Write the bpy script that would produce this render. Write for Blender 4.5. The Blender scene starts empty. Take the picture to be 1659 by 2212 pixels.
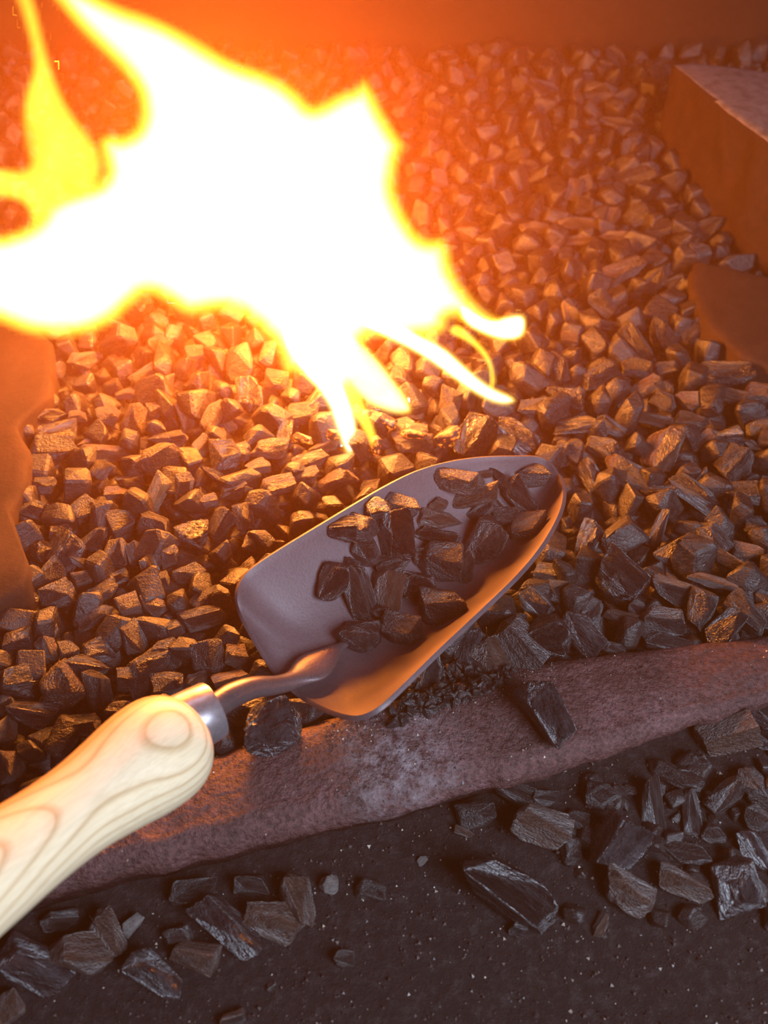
import bpy, bmesh, math, random
import numpy as np
from mathutils import Vector, Matrix, Euler, noise
from mathutils.bvhtree import BVHTree

random.seed(11)
rng = np.random.default_rng(11)
scene = bpy.context.scene
col = scene.collection

# ------------------------------------------------------------------ camera, world, lights, exposure
W, H, FPX = 1659.0, 2212.0, 2037.0
CAM_Z = 0.37
cd = bpy.data.cameras.new('camera')
cam = bpy.data.objects.new('camera', cd)
col.objects.link(cam)
cam.location = (0, 0, CAM_Z)
cam.rotation_euler = (math.radians(45), 0, 0)
cd.sensor_fit = 'VERTICAL'
cd.sensor_height = 36.0
cd.lens = FPX / H * 36.0
cd.clip_start = 0.01
cd.clip_end = 50
cd.dof.use_dof = True
cd.dof.focus_distance = 0.46
cd.dof.aperture_fstop = 9.5
scene.camera = cam

scene.view_settings.view_transform = 'Standard'
scene.view_settings.look = 'None'
scene.view_settings.gamma = 1
scene.view_settings.use_curve_mapping = False
scene.view_settings.exposure = 0.0
scene.cycles.transparent_max_bounces = 32
scene.cycles.max_bounces = 6
scene.cycles.volume_bounces = 0
scene.cycles.use_denoising = True

FIRE_COL = (1.0, 0.235, 0.012)
FIRE_POWER = 17.0
DAY_POWER = 3.5
HAZE = 0.07
FLAME_GLARE = 0.50

world = bpy.data.worlds.new('World')
scene.world = world
world.use_nodes = True
bg = world.node_tree.nodes['Background']
bg.inputs[0].default_value = (0.34, 0.30, 0.46, 1)
bg.inputs[1].default_value = 0.09


def area_light(name, loc, target, size, power, color):
    ld = bpy.data.lights.new(name, 'AREA')
    ld.shape = 'RECTANGLE'
    ld.size, ld.size_y = size
    ld.energy = power
    ld.color = color
    o = bpy.data.objects.new(name, ld)
    o.location = loc
    o.rotation_euler = (Vector(target) - Vector(loc)).to_track_quat('-Z', 'Y').to_euler()
    col.objects.link(o)
    return o


# daylight from the open workshop door behind and to the right of the camera
area_light('daylight_from_doorway', (0.46, -0.30, 0.62), (-0.06, 0.33, 0.0), (0.4, 0.4), DAY_POWER * 3.7, (0.74, 0.82, 1.0))
area_light('added_sheen_light', (0.15, 1.6, 1.5), (0.1, 0.5, 0.0), (0.8, 0.5), DAY_POWER * 1.2, (0.66, 0.74, 1.0))  # added unseen lamp behind the wall, puts sheen on the far coals

ROT = Euler((math.radians(45), 0, 0)).to_matrix()


def ray(px, py):
    return (ROT @ Vector(((px - W / 2) / FPX, -(py - H / 2) / FPX, -1.0)))


def at(px, py, z=0.0):
    d = ray(px, py)
    t = (z - CAM_Z) / d.z
    return Vector((0, 0, CAM_Z)) + d * t


def px_of(p):
    q = ROT.transposed() @ (Vector(p) - Vector((0, 0, CAM_Z)))
    return (W / 2 + FPX * q.x / -q.z, H / 2 - FPX * q.y / -q.z, -q.z)


def sm(a, b, x):
    t = min(1, max(0, (x - a) / (b - a)))
    return t * t * (3 - 2 * t)


def inside(poly, x, y):
    c = False
    n = len(poly)
    for i in range(n):
        x0, y0 = poly[i]
        x1, y1 = poly[i - 1]
        if (y0 > y) != (y1 > y) and x < (x1 - x0) * (y - y0) / (y1 - y0) + x0:
            c = not c
    return c


# ------------------------------------------------------------------ node helpers
def mat(name):
    m = bpy.data.materials.new(name)
    m.use_nodes = True
    nt = m.node_tree
    return m, nt, nt.nodes['Principled BSDF']


def N(nt, t, **kw):
    n = nt.nodes.new(t)
    for k, v in kw.items():
        if k in n.inputs:
            n.inputs[k].default_value = v
        else:
            setattr(n, k, v)
    return n


def ramp(nt, fac, stops):
    r = nt.nodes.new('ShaderNodeValToRGB')
    e = r.color_ramp.elements
    while len(e) < len(stops):
        e.new(0.5)
    for i, (p, c) in enumerate(stops):
        e[i].position = p
        e[i].color = (*c, 1) if len(c) == 3 else c
    nt.links.new(fac, r.inputs[0])
    return r.outputs[0]


def coord(nt, out='Object', scale=None):
    tc = nt.nodes.new('ShaderNodeTexCoord')
    if scale is None:
        return tc.outputs[out]
    mp = nt.nodes.new('ShaderNodeMapping')
    mp.inputs['Scale'].default_value = scale
    nt.links.new(tc.outputs[out], mp.inputs[0])
    return mp.outputs[0]


def noise_tex(nt, vec, scale, detail=4, rough=0.55, dist=0.0):
    n = nt.nodes.new('ShaderNodeTexNoise')
    n.inputs['Scale'].default_value = scale
    n.inputs['Detail'].default_value = detail
    n.inputs['Roughness'].default_value = rough
    n.inputs['Distortion'].default_value = dist
    nt.links.new(vec, n.inputs['Vector'])
    return n.outputs[0]


def bump(nt, b, h, strength, dist):
    n = nt.nodes.new('ShaderNodeBump')
    n.inputs['Strength'].default_value = strength
    n.inputs['Distance'].default_value = dist
    nt.links.new(h, n.inputs['Height'])
    nt.links.new(n.outputs[0], b.inputs['Normal'])


def math_node(nt, op, a, b=None):
    n = nt.nodes.new('ShaderNodeMath')
    n.operation = op
    for i, v in enumerate((a, b)):
        if v is None:
            continue
        if isinstance(v, (int, float)):
            n.inputs[i].default_value = v
        else:
            nt.links.new(v, n.inputs[i])
    return n.outputs[0]


# coal: dull to glossy black, layered fracture grain.  Rock meshes are about 2 units across.
def coal_mat(name, c0, c1, rough, grain, world_units=False):
    rough -= 0.07
    c0 = tuple(x * 0.6 for x in c0)
    c1 = tuple(x * 0.55 for x in c1)
    m, nt, b = mat(name)
    k = 100.0 if world_units else 1.0
    v = coord(nt, 'Object', (k, k, k))
    n1 = noise_tex(nt, v, 1.6, 5, 0.6)
    vg = coord(nt, 'Object', (1.0 * k, 2.6 * k, 1.6 * k))
    n2 = noise_tex(nt, vg, 1.5, 4, 0.6, 0.4)
    n3 = noise_tex(nt, v, 9.0, 3, 0.6)
    nt.links.new(ramp(nt, n1, [(0.35, c0), (0.7, c1)]), b.inputs['Base Color'])
    rr = ramp(nt, n2, [(0.35, (rough - 0.12,) * 3), (0.65, (min(1, rough + 0.22),) * 3)])
    nt.links.new(rr, b.inputs['Roughness'])
    b.inputs['Specular IOR Level'].default_value = 1.0
    h = math_node(nt, 'ADD', math_node(nt, 'MULTIPLY', n2, grain), math_node(nt, 'MULTIPLY', n3, 0.35))
    bump(nt, b, h, 0.55, 0.3 if not world_units else 0.003)
    return m


M_GLOSS = coal_mat('glossy_coal', (0.010, 0.008, 0.009), (0.028, 0.022, 0.022), 0.28, 0.45)
M_DULL = coal_mat('dull_coal', (0.018, 0.014, 0.014), (0.048, 0.036, 0.034), 0.42, 0.35)
M_FIRETINT = coal_mat('firetinted_brown_coal', (0.060, 0.034, 0.024), (0.150, 0.082, 0.056), 0.46, 0.4)  # firelight painted into the colour of fire-lit lumps; some filler lumps get it randomly
M_STREAK = coal_mat('streaky_coal', (0.018, 0.017, 0.019), (0.095, 0.086, 0.094), 0.28, 0.9)
M_HEAP = coal_mat('coal_heap', (0.014, 0.011, 0.011), (0.046, 0.033, 0.029), 0.52, 0.5, True)
M_HEAP.node_tree.nodes['Principled BSDF'].inputs['Specular IOR Level'].default_value = 0.6


def rust_mat():
    m, nt, b = mat('rusted_iron')
    v = coord(nt)
    n1 = noise_tex(nt, v, 26, 6, 0.65, 0.3)
    n2 = noise_tex(nt, v, 420, 3, 0.7)
    n3 = noise_tex(nt, v, 160, 4, 0.75)
    base = ramp(nt, n1, [(0.3, (0.046, 0.022, 0.020)), (0.55, (0.092, 0.044, 0.041)), (0.75, (0.15, 0.082, 0.084))])
    spk = ramp(nt, n2, [(0.35, (0.55, 0.5, 0.5)), (0.5, (1, 1, 1)), (0.72, (1.7, 1.55, 1.6))])
    mx = N(nt, 'ShaderNodeMix', data_type='RGBA', blend_type='MULTIPLY')
    mx.inputs[0].default_value = 1.0
    nt.links.new(base, mx.inputs[6])
    nt.links.new(spk, mx.inputs[7])
    # pale mill scale left on one worn patch (object origin of the bar is the world origin)
    vd = nt.nodes.new('ShaderNodeVectorMath')
    vd.operation = 'DISTANCE'
    nt.links.new(v, vd.inputs[0])
    c = at(880, 1640, 0.0)
    vd.inputs[1].default_value = c
    dist = math_node(nt, 'ADD', vd.outputs['Value'], math_node(nt, 'MULTIPLY', math_node(nt, 'SUBTRACT', n1, 0.5), 0.05))
    mask = ramp(nt, dist, [(0.008, (1, 1, 1)), (0.034, (0, 0, 0))])
    mask2 = math_node(nt, 'MULTIPLY', mask, ramp(nt, n3, [(0.40, (0, 0, 0)), (0.62, (1, 1, 1))]))
    mx2 = N(nt, 'ShaderNodeMix', data_type='RGBA')
    nt.links.new(mask2, mx2.inputs[0])
    nt.links.new(mx.outputs[2], mx2.inputs[6])
    mx2.inputs[7].default_value = (0.24, 0.19, 0.20, 1)
    nt.links.new(mx2.outputs[2], b.inputs['Base Color'])
    b.inputs['Roughness'].default_value = 0.62
    b.inputs['Specular IOR Level'].default_value = 0.35
    h = math_node(nt, 'ADD', math_node(nt, 'MULTIPLY', n3, 0.8), math_node(nt, 'MULTIPLY', n2, 0.4))
    bump(nt, b, h, 1.0, 0.0026)
    return m


def rough_mat(name, stops, sc, rough=0.85, bs=0.6, bd=0.002, spec=0.25):
    m, nt, b = mat(name)
    v = coord(nt)
    n1 = noise_tex(nt, v, sc, 6, 0.65)
    n2 = noise_tex(nt, v, sc * 9, 3, 0.7)
    f = math_node(nt, 'ADD', math_node(nt, 'MULTIPLY', n1, 0.7), math_node(nt, 'MULTIPLY', n2, 0.3))
    nt.links.new(ramp(nt, f, stops), b.inputs['Base Color'])
    b.inputs['Roughness'].default_value = rough
    b.inputs['Specular IOR Level'].default_value = spec
    bump(nt, b, f, bs, bd)
    return m


M_RUST = rust_mat()
M_BRICK = rough_mat('fired_clay', [(0.35, (0.017, 0.008, 0.0045)), (0.65, (0.036, 0.017, 0.010))], 45)
M_BLOCK = rough_mat('dark_brown_stone', [(0.35, (0.014, 0.006, 0.004)), (0.65, (0.030, 0.014, 0.009))], 60)
M_TOPSTONE = rough_mat('pale_grey_stone', [(0.38, (0.085, 0.07, 0.072)), (0.62, (0.19, 0.16, 0.165))], 90, 0.7)  # top faces of the block, paler than its sides
M_WALL = rough_mat('sooty_hearth_wall', [(0.35, (0.011, 0.005, 0.003)), (0.65, (0.024, 0.011, 0.007))], 8)
M_FINES = rough_mat('coal_fines', [(0.35, (0.010, 0.008, 0.008)), (0.6, (0.026, 0.019, 0.018))], 180, 0.7, 1.0, 0.003, 0.5)
M_DUST = rough_mat('coal_dust', [(0.36, (0.008, 0.006, 0.006)), (0.52, (0.019, 0.014, 0.014)), (0.68, (0.066, 0.050, 0.051))], 200, 0.65, 1.0, 0.006, 0.4)


def grit_mat():
    m, nt, b = mat('pale_grit')
    gi = nt.nodes.new('ShaderNodeNewGeometry')
    nt.links.new(ramp(nt, gi.outputs['Random Per Island'], [(0.0, (0.04, 0.03, 0.03)), (0.88, (0.10, 0.075, 0.07)), (0.93, (0.35, 0.31, 0.28)), (1.0, (0.65, 0.55, 0.42))]), b.inputs['Base Color'])
    b.inputs['Roughness'].default_value = 0.4
    return m


M_GRIT = grit_mat()


def metal_mat(name, c, rough, metallic, bsc=900, bstr=0.25):
    m, nt, b = mat(name)
    v = coord(nt)
    n1 = noise_tex(nt, v, bsc, 3, 0.6)
    n2 = noise_tex(nt, v, 40, 4, 0.6)
    f = math_node(nt, 'ADD', math_node(nt, 'MULTIPLY', n1, 0.5), math_node(nt, 'MULTIPLY', n2, 0.5))
    nt.links.new(ramp(nt, f, [(0.35, tuple(x * 0.8 for x in c)), (0.65, tuple(x * 1.2 for x in c))]), b.inputs['Base Color'])
    nt.links.new(ramp(nt, n2, [(0.3, (rough - 0.06,) * 3), (0.7, (rough + 0.08,) * 3)]), b.inputs['Roughness'])
    b.inputs['Metallic'].default_value = metallic
    bump(nt, b, n1, bstr, 0.0004)
    return m


M_BLADE = metal_mat('grey_hammered_steel', (0.112, 0.083, 0.090), 0.50, 0.2)
M_SHANK = metal_mat('forged_steel', (0.21, 0.185, 0.195), 0.30, 0.75)
M_FERRULE = metal_mat('polished_steel', (0.50, 0.49, 0.52), 0.30, 0.8, 500, 0.06)


def wood_mat():
    # turned ash: growth rings of a log whose centre lies beside the handle, cut by the turned surface
    m, nt, b = mat('turned_ash_wood')
    v = coord(nt)
    sep = nt.nodes.new('ShaderNodeSeparateXYZ')
    nt.links.new(v, sep.inputs[0])
    warp = noise_tex(nt, coord(nt, 'Object', (12, 22, 22)), 1.0, 2, 0.5)
    y = math_node(nt, 'SUBTRACT', sep.outputs['Y'], -0.020)
    z = math_node(nt, 'SUBTRACT', sep.outputs['Z'], -0.046)
    slope = math_node(nt, 'MULTIPLY', sep.outputs['X'], 0.085)
    z = math_node(nt, 'ADD', z, slope)
    r2 = math_node(nt, 'ADD', math_node(nt, 'MULTIPLY', y, y), math_node(nt, 'MULTIPLY', z, z))
    r = math_node(nt, 'SQRT', r2)
    r = math_node(nt, 'ADD', r, math_node(nt, 'MULTIPLY', warp, 0.007))
    cyc = math_node(nt, 'FRACT', math_node(nt, 'MULTIPLY', r, 320.0))
    fine = noise_tex(nt, coord(nt, 'Object', (60, 1500, 1500)), 1.0, 2, 0.6)
    cr = ramp(nt, cyc, [(0.0, (0.56, 0.38, 0.19)), (0.08, (0.80, 0.64, 0.40)), (0.30, (0.88, 0.74, 0.49)), (0.8, (0.86, 0.71, 0.45)), (1.0, (0.62, 0.44, 0.23))])
    mx = N(nt, 'ShaderNodeMix', data_type='RGBA', blend_type='MULTIPLY')
    mx.inputs[0].default_value = 1.0
    nt.links.new(cr, mx.inputs[6])
    nt.links.new(ramp(nt, fine, [(0.35, (0.92, 0.90, 0.88)), (0.6, (1.04, 1.04, 1.04))]), mx.inputs[7])
    nt.links.new(mx.outputs[2], b.inputs['Base Color'])
    b.inputs['Roughness'].default_value = 0.38
    b.inputs['Coat Weight'].default_value = 0.25
    b.inputs['Coat Roughness'].default_value = 0.25
    return m


M_WOOD = wood_mat()


def flame_mat(name, color, strength):
    m = bpy.data.materials.new(name)
    m.use_nodes = True
    nt = m.node_tree
    nt.nodes.remove(nt.nodes['Principled BSDF'])
    e = N(nt, 'ShaderNodeEmission')
    e.inputs['Color'].default_value = (*color, 1)
    e.inputs['Strength'].default_value = strength
    nt.links.new(e.outputs[0], nt.nodes['Material Output'].inputs['Volume'])
    return m


def glare_haze_mat(name, base, dense, centre, r_in, r_out, color):
    """thin haze everywhere, thicker smoke around the fire"""
    m = bpy.data.materials.new(name)
    m.use_nodes = True
    nt = m.node_tree
    nt.nodes.remove(nt.nodes['Principled BSDF'])
    e = N(nt, 'ShaderNodeVolumeScatter')
    e.inputs['Color'].default_value = (*color, 1)
    vd = nt.nodes.new('ShaderNodeVectorMath')
    vd.operation = 'DISTANCE'
    nt.links.new(coord(nt), vd.inputs[0])
    vd.inputs[1].default_value = centre
    mr = nt.nodes.new('ShaderNodeMapRange')
    mr.interpolation_type = 'SMOOTHSTEP'
    mr.inputs['From Min'].default_value = r_out
    mr.inputs['From Max'].default_value = r_in
    mr.inputs['To Min'].default_value = base
    mr.inputs['To Max'].default_value = dense
    nt.links.new(vd.outputs['Value'], mr.inputs['Value'])
    nt.links.new(mr.outputs[0], e.inputs['Density'])
    nt.links.new(e.outputs[0], nt.nodes['Material Output'].inputs['Volume'])
    return m


M_FLAME_THIN = flame_mat('yellow_flame', (1.0, 0.56, 0.035), 120)
M_FLAME_THIN2 = flame_mat('yellow_flame_tip', (1.0, 0.56, 0.04), 330)
M_CORE = flame_mat('white_hot_flame', (0.85, 0.9, 1.0), 62)
M_CORE2 = flame_mat('white_hot_flame_tip', (0.85, 0.9, 1.0), 300)


def ember_mat():
    m, nt, b = mat('glowing_ember')
    v = coord(nt)
    n1 = noise_tex(nt, v, 1.3, 4, 0.7)
    b.inputs['Base Color'].default_value = (0.05, 0.03, 0.02, 1)
    nt.links.new(ramp(nt, n1, [(0.50, (0, 0, 0)), (0.58, (1.0, 0.16, 0.01)), (0.72, (1.0, 0.5, 0.1))]), b.inputs['Emission Color'])
    b.inputs['Emission Strength'].default_value = 2.5
    return m


M_EMBER = ember_mat()


# ------------------------------------------------------------------ object helpers
def link_mesh(name, verts, faces, m, parent=None, smooth=True, data_name=None):
    me = bpy.data.meshes.new(data_name or name)
    me.from_pydata([tuple(v) for v in verts], [], faces)
    me.update()
    if m:
        me.materials.append(m)
    if smooth:
        me.polygons.foreach_set('use_smooth', [True] * len(me.polygons))
    o = bpy.data.objects.new(name, me)
    col.objects.link(o)
    if parent:
        o.parent = parent
    return o


def tag(o, label=None, cat=None, group=None, kind=None):
    if label: o['label'] = label
    if cat: o['category'] = cat
    if group: o['group'] = group
    if kind: o['kind'] = kind
    return o


def recalc(o):
    bm = bmesh.new()
    bm.from_mesh(o.data)
    bmesh.ops.recalc_face_normals(bm, faces=bm.faces)
    bm.to_mesh(o.data)
    bm.free()


# ------------------------------------------------------------------ the ground
BAR_U = [(-260, 1830), (0, 1765), (440, 1640), (660, 1575), (880, 1508), (1100, 1448), (1300, 1420), (1500, 1392), (1659, 1375), (1900, 1345), (2900, 1221)]
BAR_F = [(-260, 1985), (0, 1925), (250, 1862), (480, 1795), (720, 1740), (950, 1685), (1150, 1650), (1300, 1612), (1450, 1566), (1659, 1508), (1900, 1440), (2900, 1290)]
BAR_L = [(-260, 2030), (0, 1975), (250, 1905), (480, 1850), (760, 1785), (1000, 1722), (1180, 1680), (1320, 1634), (1470, 1584), (1659, 1524), (1900, 1455), (2900, 1305)]
Z_FRONT = -0.026


def interp(poly, x):
    if x <= poly[0][0]:
        (x0, y0), (x1, y1) = poly[0], poly[1]
    elif x >= poly[-1][0]:
        (x0, y0), (x1, y1) = poly[-2], poly[-1]
    else:
        for i in range(len(poly) - 1):
            if poly[i][0] <= x <= poly[i + 1][0]:
                (x0, y0), (x1, y1) = poly[i], poly[i + 1]
                break
    return y0 + (y1 - y0) * (x - x0) / (x1 - x0)


def bar_dist(x, y):
    # world distance behind (+) the back edge of the bar, along Y
    pts = BAR_UW
    for i in range(len(pts) - 1):
        if pts[i][0] <= x <= pts[i + 1][0]:
            k = (x - pts[i][0]) / (pts[i + 1][0] - pts[i][0])
            return y - (pts[i][1] + k * (pts[i + 1][1] - pts[i][1]))
    if x < pts[0][0]:
        s = (pts[1][1] - pts[0][1]) / (pts[1][0] - pts[0][0])
        return y - (pts[0][1] + s * (x - pts[0][0]))
    s = (pts[-1][1] - pts[-2][1]) / (pts[-1][0] - pts[-2][0])
    return y - (pts[-1][1] + s * (x - pts[-1][0]))


BAR_UW = [(at(x, y).x, at(x, y).y) for x, y in BAR_U]


def terrain(x, y):
    d = bar_dist(x, y)
    back = 0.045 * sm(0.58, 0.95, y) - 0.006 * sm(0.02, -0.01, d)
    mound = 0.010 * math.exp(-(((x + 0.02) / 0.14) ** 2 + ((y - 0.50) / 0.09) ** 2))
    dip = -0.016 * math.exp(-(((x - 0.045) / 0.07) ** 2 + ((y - 0.37) / 0.06) ** 2))
    n = 0.006 * noise.noise(Vector((x * 14, y * 14, 3.1)))
    zb = back + mound + dip + n
    if d > 0:
        return zb
    nf = 0.003 * noise.noise(Vector((x * 20, y * 20, 1.1)))
    pile = 0.008 * sm(0.02, 0.12, x) * sm(-0.14, -0.05, d)
    return zb + (Z_FRONT + nf + pile - zb) * sm(0.0, -0.02, d)


def ground_grid(name, x0, x1, y0, y1, nx, ny, f, m):
    vs, fs = [], []
    for j in range(ny + 1):
        for i in range(nx + 1):
            x = x0 + (x1 - x0) * i / nx
            y = y0 + (y1 - y0) * j / ny
            vs.append((x, y, f(x, y)))
    for j in range(ny):
        for i in range(nx):
            a = j * (nx + 1) + i
            fs.append((a, a + 1, a + nx + 2, a + nx + 1))
    return link_mesh(name, vs, fs, m)


def f_bed(x, y):
    d = bar_dist(x, y)
    z = terrain(x, y) - 0.015 + 0.003 * noise.noise(Vector((x * 70, y * 70, 0))) + 0.0015 * noise.noise(Vector((x * 200, y * 200, 0)))
    return z if d > -0.02 else -0.05


def f_front(x, y):
    return terrain(x, y) + 0.0026 * noise.noise(Vector((x * 60, y * 60, 5))) + 0.0018 * noise.noise(Vector((x * 230, y * 230, 7)))


bed = ground_grid('coal_fines_bed', -0.7, 0.75, 0.08, 1.02, 240, 200, f_bed, M_FINES)
tag(bed, kind='stuff', label='fine black coal dust lying under the coal lumps on the hearth', cat='coal dust')
fl = ground_grid('floor', -0.8, 0.8, -0.35, 0.40, 260, 180, lambda x, y: f_front(x, y) if bar_dist(x, y) < -0.012 else -0.045, M_DUST)
tag(fl, kind='structure')

# ------------------------------------------------------------------ back wall of the hearth
wall = link_mesh('wall_back', [(-1.2, 0.96, -0.1), (1.2, 0.96, -0.1), (1.2, 1.06, -0.1), (-1.2, 1.06, -0.1),
                               (-1.2, 0.96, 0.9), (1.2, 0.96, 0.9), (1.2, 1.06, 0.9), (-1.2, 1.06, 0.9)],
                 [(0, 3, 2, 1), (4, 5, 6, 7), (0, 1, 5, 4), (2, 3, 7, 6), (1, 2, 6, 5), (3, 0, 4, 7)], M_WALL, smooth=False)
tag(wall, kind='structure')


# ------------------------------------------------------------------ iron bar
def build_bar():
    vs, fs = [], []
    n = 250
    rows = []
    for i in range(n + 1):
        x = -260 + (2900 + 260) * i / n
        U = at(x, interp(BAR_U, x), 0.001)
        F = at(x, interp(BAR_F, x), 0.000)
        L = at(x, interp(BAR_L, x), -0.009)
        j = 0.0012 * noise.noise(Vector((i * 0.23, 1.7, 0)))
        prof = []
        B0 = U + Vector((0, 0.006, -0.030))
        B1 = U + Vector((0, 0.005, -0.006))
        prof += [B0, B1, U + Vector((0, 0.001, -0.0012))]
        for k in range(1, 14):
            t = k / 14
            p = U.lerp(F, t)
            p.z += 0.0030 * math.sin(math.pi * t) + 0.001 + 0.0012 * math.exp(-((t - 0.93) / 0.06) ** 2)
            prof.append(p)
        prof += [F + Vector((0, 0, -0.0004)), F.lerp(L, 0.35) + Vector((0, -0.001, 0.001)), F.lerp(L, 0.7) + Vector((0, -0.001, 0)), L, L + Vector((0, 0.004, -0.004)), L + Vector((0, 0.008, -0.022))]
        row = []
        for k, p in enumerate(prof):
            q = Vector(p)
            q.z += 0.0013 * noise.noise(q * 55) + 0.0006 * noise.noise(q * 190)
            q.y += j + (0.0016 * noise.noise(q * 70) if k > 14 else 0.0008 * noise.noise(q * 90))
            row.append(len(vs))
            vs.append(q)
        rows.append(row)
    m = len(rows[0])
    for i in range(n):
        for k in range(m):
            k2 = (k + 1) % m
            fs.append((rows[i][k], rows[i + 1][k], rows[i + 1][k2], rows[i][k2]))
    fs.append(tuple(rows[0]))
    fs.append(tuple(reversed(rows[-1])))
    o = link_mesh('iron_bar', vs, fs, M_RUST)
    recalc(o)
    return tag(o, 'long rusty brown iron bar lying diagonally between the coal bed and the dusty ground', 'iron bar')


bar = build_bar()


# ------------------------------------------------------------------ hearth blocks
def prism(name, top, zt, zb, m, rough=0.0015, step=0.006, mtop=None, flare=0.0):
    """solid block from a top outline (world XY points), subdivided and chipped"""
    bm = bmesh.new()
    pts = []
    for i in range(len(top)):
        a, b = Vector(top[i]), Vector(top[(i + 1) % len(top)])
        k = max(1, int((b - a).length / step))
        for q in range(k):
            pts.append(a.lerp(b, q / k))
    c = sum(pts, Vector((0, 0))) / len(pts)
    layers = []
    nz = max(2, int((zt - zb) / step))
    inset = 0.004
    def ring(off, z, amp):
        r = []
        for p in pts:
            d = (p - c).normalized()
            q = p - d * off
            v = Vector((q.x, q.y, z))
            w = noise.noise(v * 45) * amp + noise.noise(v * 150) * amp * 0.5
            v += Vector((d.x, d.y, 0)) * w
            r.append(bm.verts.new(v))
        return r
    layers.append(ring(inset * 2.2, zt, rough * 0.6))
    layers.append(ring(inset * 0.8, zt - 0.0006, rough))
    layers.append(ring(inset * 0.2, zt - 0.002, rough))
    for k in range(nz + 1):
        t = k / nz
        layers.append(ring(-flare * t, zt - 0.005 + (zb - zt + 0.005) * t, rough * 2))
    for a, b in zip(layers, layers[1:]):
        for i in range(len(a)):
            j = (i + 1) % len(a)
            bm.faces.new((a[i], a[j], b[j], b[i]))
    f = bm.faces.new(layers[0])
    bm.faces.new(list(reversed(layers[-1])))
    bmesh.ops.triangulate(bm, faces=[f])
    bmesh.ops.recalc_face_normals(bm, faces=bm.faces)
    me = bpy.data.meshes.new(name)
    bm.to_mesh(me)
    bm.free()
    me.materials.append(m)
    if mtop:
        me.materials.append(mtop)
    for p in me.polygons:
        p.use_smooth = True
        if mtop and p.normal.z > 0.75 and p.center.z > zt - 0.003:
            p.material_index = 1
    o = bpy.data.objects.new(name, me)
    col.objects.link(o)
    return o


LB = [(110, 735), (112, 850), (42, 915), (62, 975), (58, 1040), (22, 1105), (42, 1165), (66, 1225), (52, 1262), (-10, 1300), (-260, 1420), (-300, 900), (-260, 700), (60, 690)]
BRICK_Z = 0.016
p = [at(x, y, BRICK_Z).xy for x, y in LB]
lb = prism('clay_brick', p, BRICK_Z, -0.04, M_BRICK, 0.0015)
tag(lb, 'brown clay hearth brick at the left edge beside the coals', 'brick')

RB_Z = 0.088
RB = [(1452, 138), (1478, 132), (1560, 138), (1659, 152), (1900, 178), (2050, 520), (1659, 302), (1575, 240), (1500, 178)]
p = [at(x, y, RB_Z).xy for x, y in RB]
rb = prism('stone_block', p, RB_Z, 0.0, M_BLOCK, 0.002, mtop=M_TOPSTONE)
tag(rb, 'big stone block with pale grey top and dark side at the upper right', 'stone block')

SL_Z = 0.016
SL = [(1500, 560), (1580, 575), (1700, 600), (1900, 640), (2000, 1000), (1800, 890), (1700, 800), (1600, 770), (1530, 700), (1490, 620)]
p = [at(x, y, SL_Z).xy for x, y in SL]
sl = prism('clay_slab', p, SL_Z, -0.03, M_BRICK, 0.002)
tag(sl, 'smooth brown clay slab half buried in coals below the stone block', 'slab')


# ------------------------------------------------------------------ rocks
def rock_mesh(name, seed, detail=2, blocky=0.6, amp=0.035):
    r = random.Random(seed)
    bm = bmesh.new()
    for sx in (-1, 1):
        for sy in (-1, 1):
            for sz in (-1, 1):
                k = r.uniform(0.42, 0.98)
                bm.verts.new((sx * k * r.uniform(.6, 1), sy * k * r.uniform(.6, 1), sz * k * r.uniform(.6, 1)))
    for _ in range(9):
        v = Vector((r.gauss(0, 1), r.gauss(0, 1), r.gauss(0, 1))).normalized()
        bm.verts.new(v * r.uniform(0.85, 1.05))
    res = bmesh.ops.convex_hull(bm, input=bm.verts)
    bmesh.ops.delete(bm, geom=list({g for g in res['geom_interior'] + res['geom_unused'] if isinstance(g, bmesh.types.BMVert)}), context='VERTS')
    # normalise the box to +-1
    mn = [min(v.co[i] for v in bm.verts) for i in range(3)]
    mx = [max(v.co[i] for v in bm.verts) for i in range(3)]
    for v in bm.verts:
        for i in range(3):
            v.co[i] = (v.co[i] - (mn[i] + mx[i]) / 2) / ((mx[i] - mn[i]) / 2)
    bmesh.ops.dissolve_limit(bm, angle_limit=math.radians(14), verts=bm.verts, edges=bm.edges)
    bmesh.ops.bevel(bm, geom=list(bm.edges), offset=0.075 if detail else 0.11, segments=2 if detail else 1, affect='EDGES', profile=0.6)
    for v in bm.verts:
        for i in range(3):
            v.co[i] = max(-1.03, min(1.03, v.co[i]))
    bmesh.ops.triangulate(bm, faces=bm.faces)
    if detail:
        for _ in range(detail):
            long = [e for e in bm.edges if e.calc_length() > 0.34 / (_ + 1)]
            bmesh.ops.subdivide_edges(bm, edges=long, cuts=1)
            bmesh.ops.triangulate(bm, faces=bm.faces)
        off = Vector((seed * 3.1, 0, 0))
        for v in bm.verts:
            n = noise.noise(v.co * 1.3 + off) * amp * 1.8 + noise.noise(Vector((v.co.x * 2, v.co.y * 9, v.co.z * 4)) + off) * amp * 0.8 + noise.noise(v.co * 7 + off) * amp * 0.5
            v.co += v.co.normalized() * n
    bmesh.ops.recalc_face_normals(bm, faces=bm.faces)
    me = bpy.data.meshes.new(name)
    bm.to_mesh(me)
    bm.free()
    me.polygons.foreach_set('use_smooth', [True] * len(me.polygons))
    return me


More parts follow.
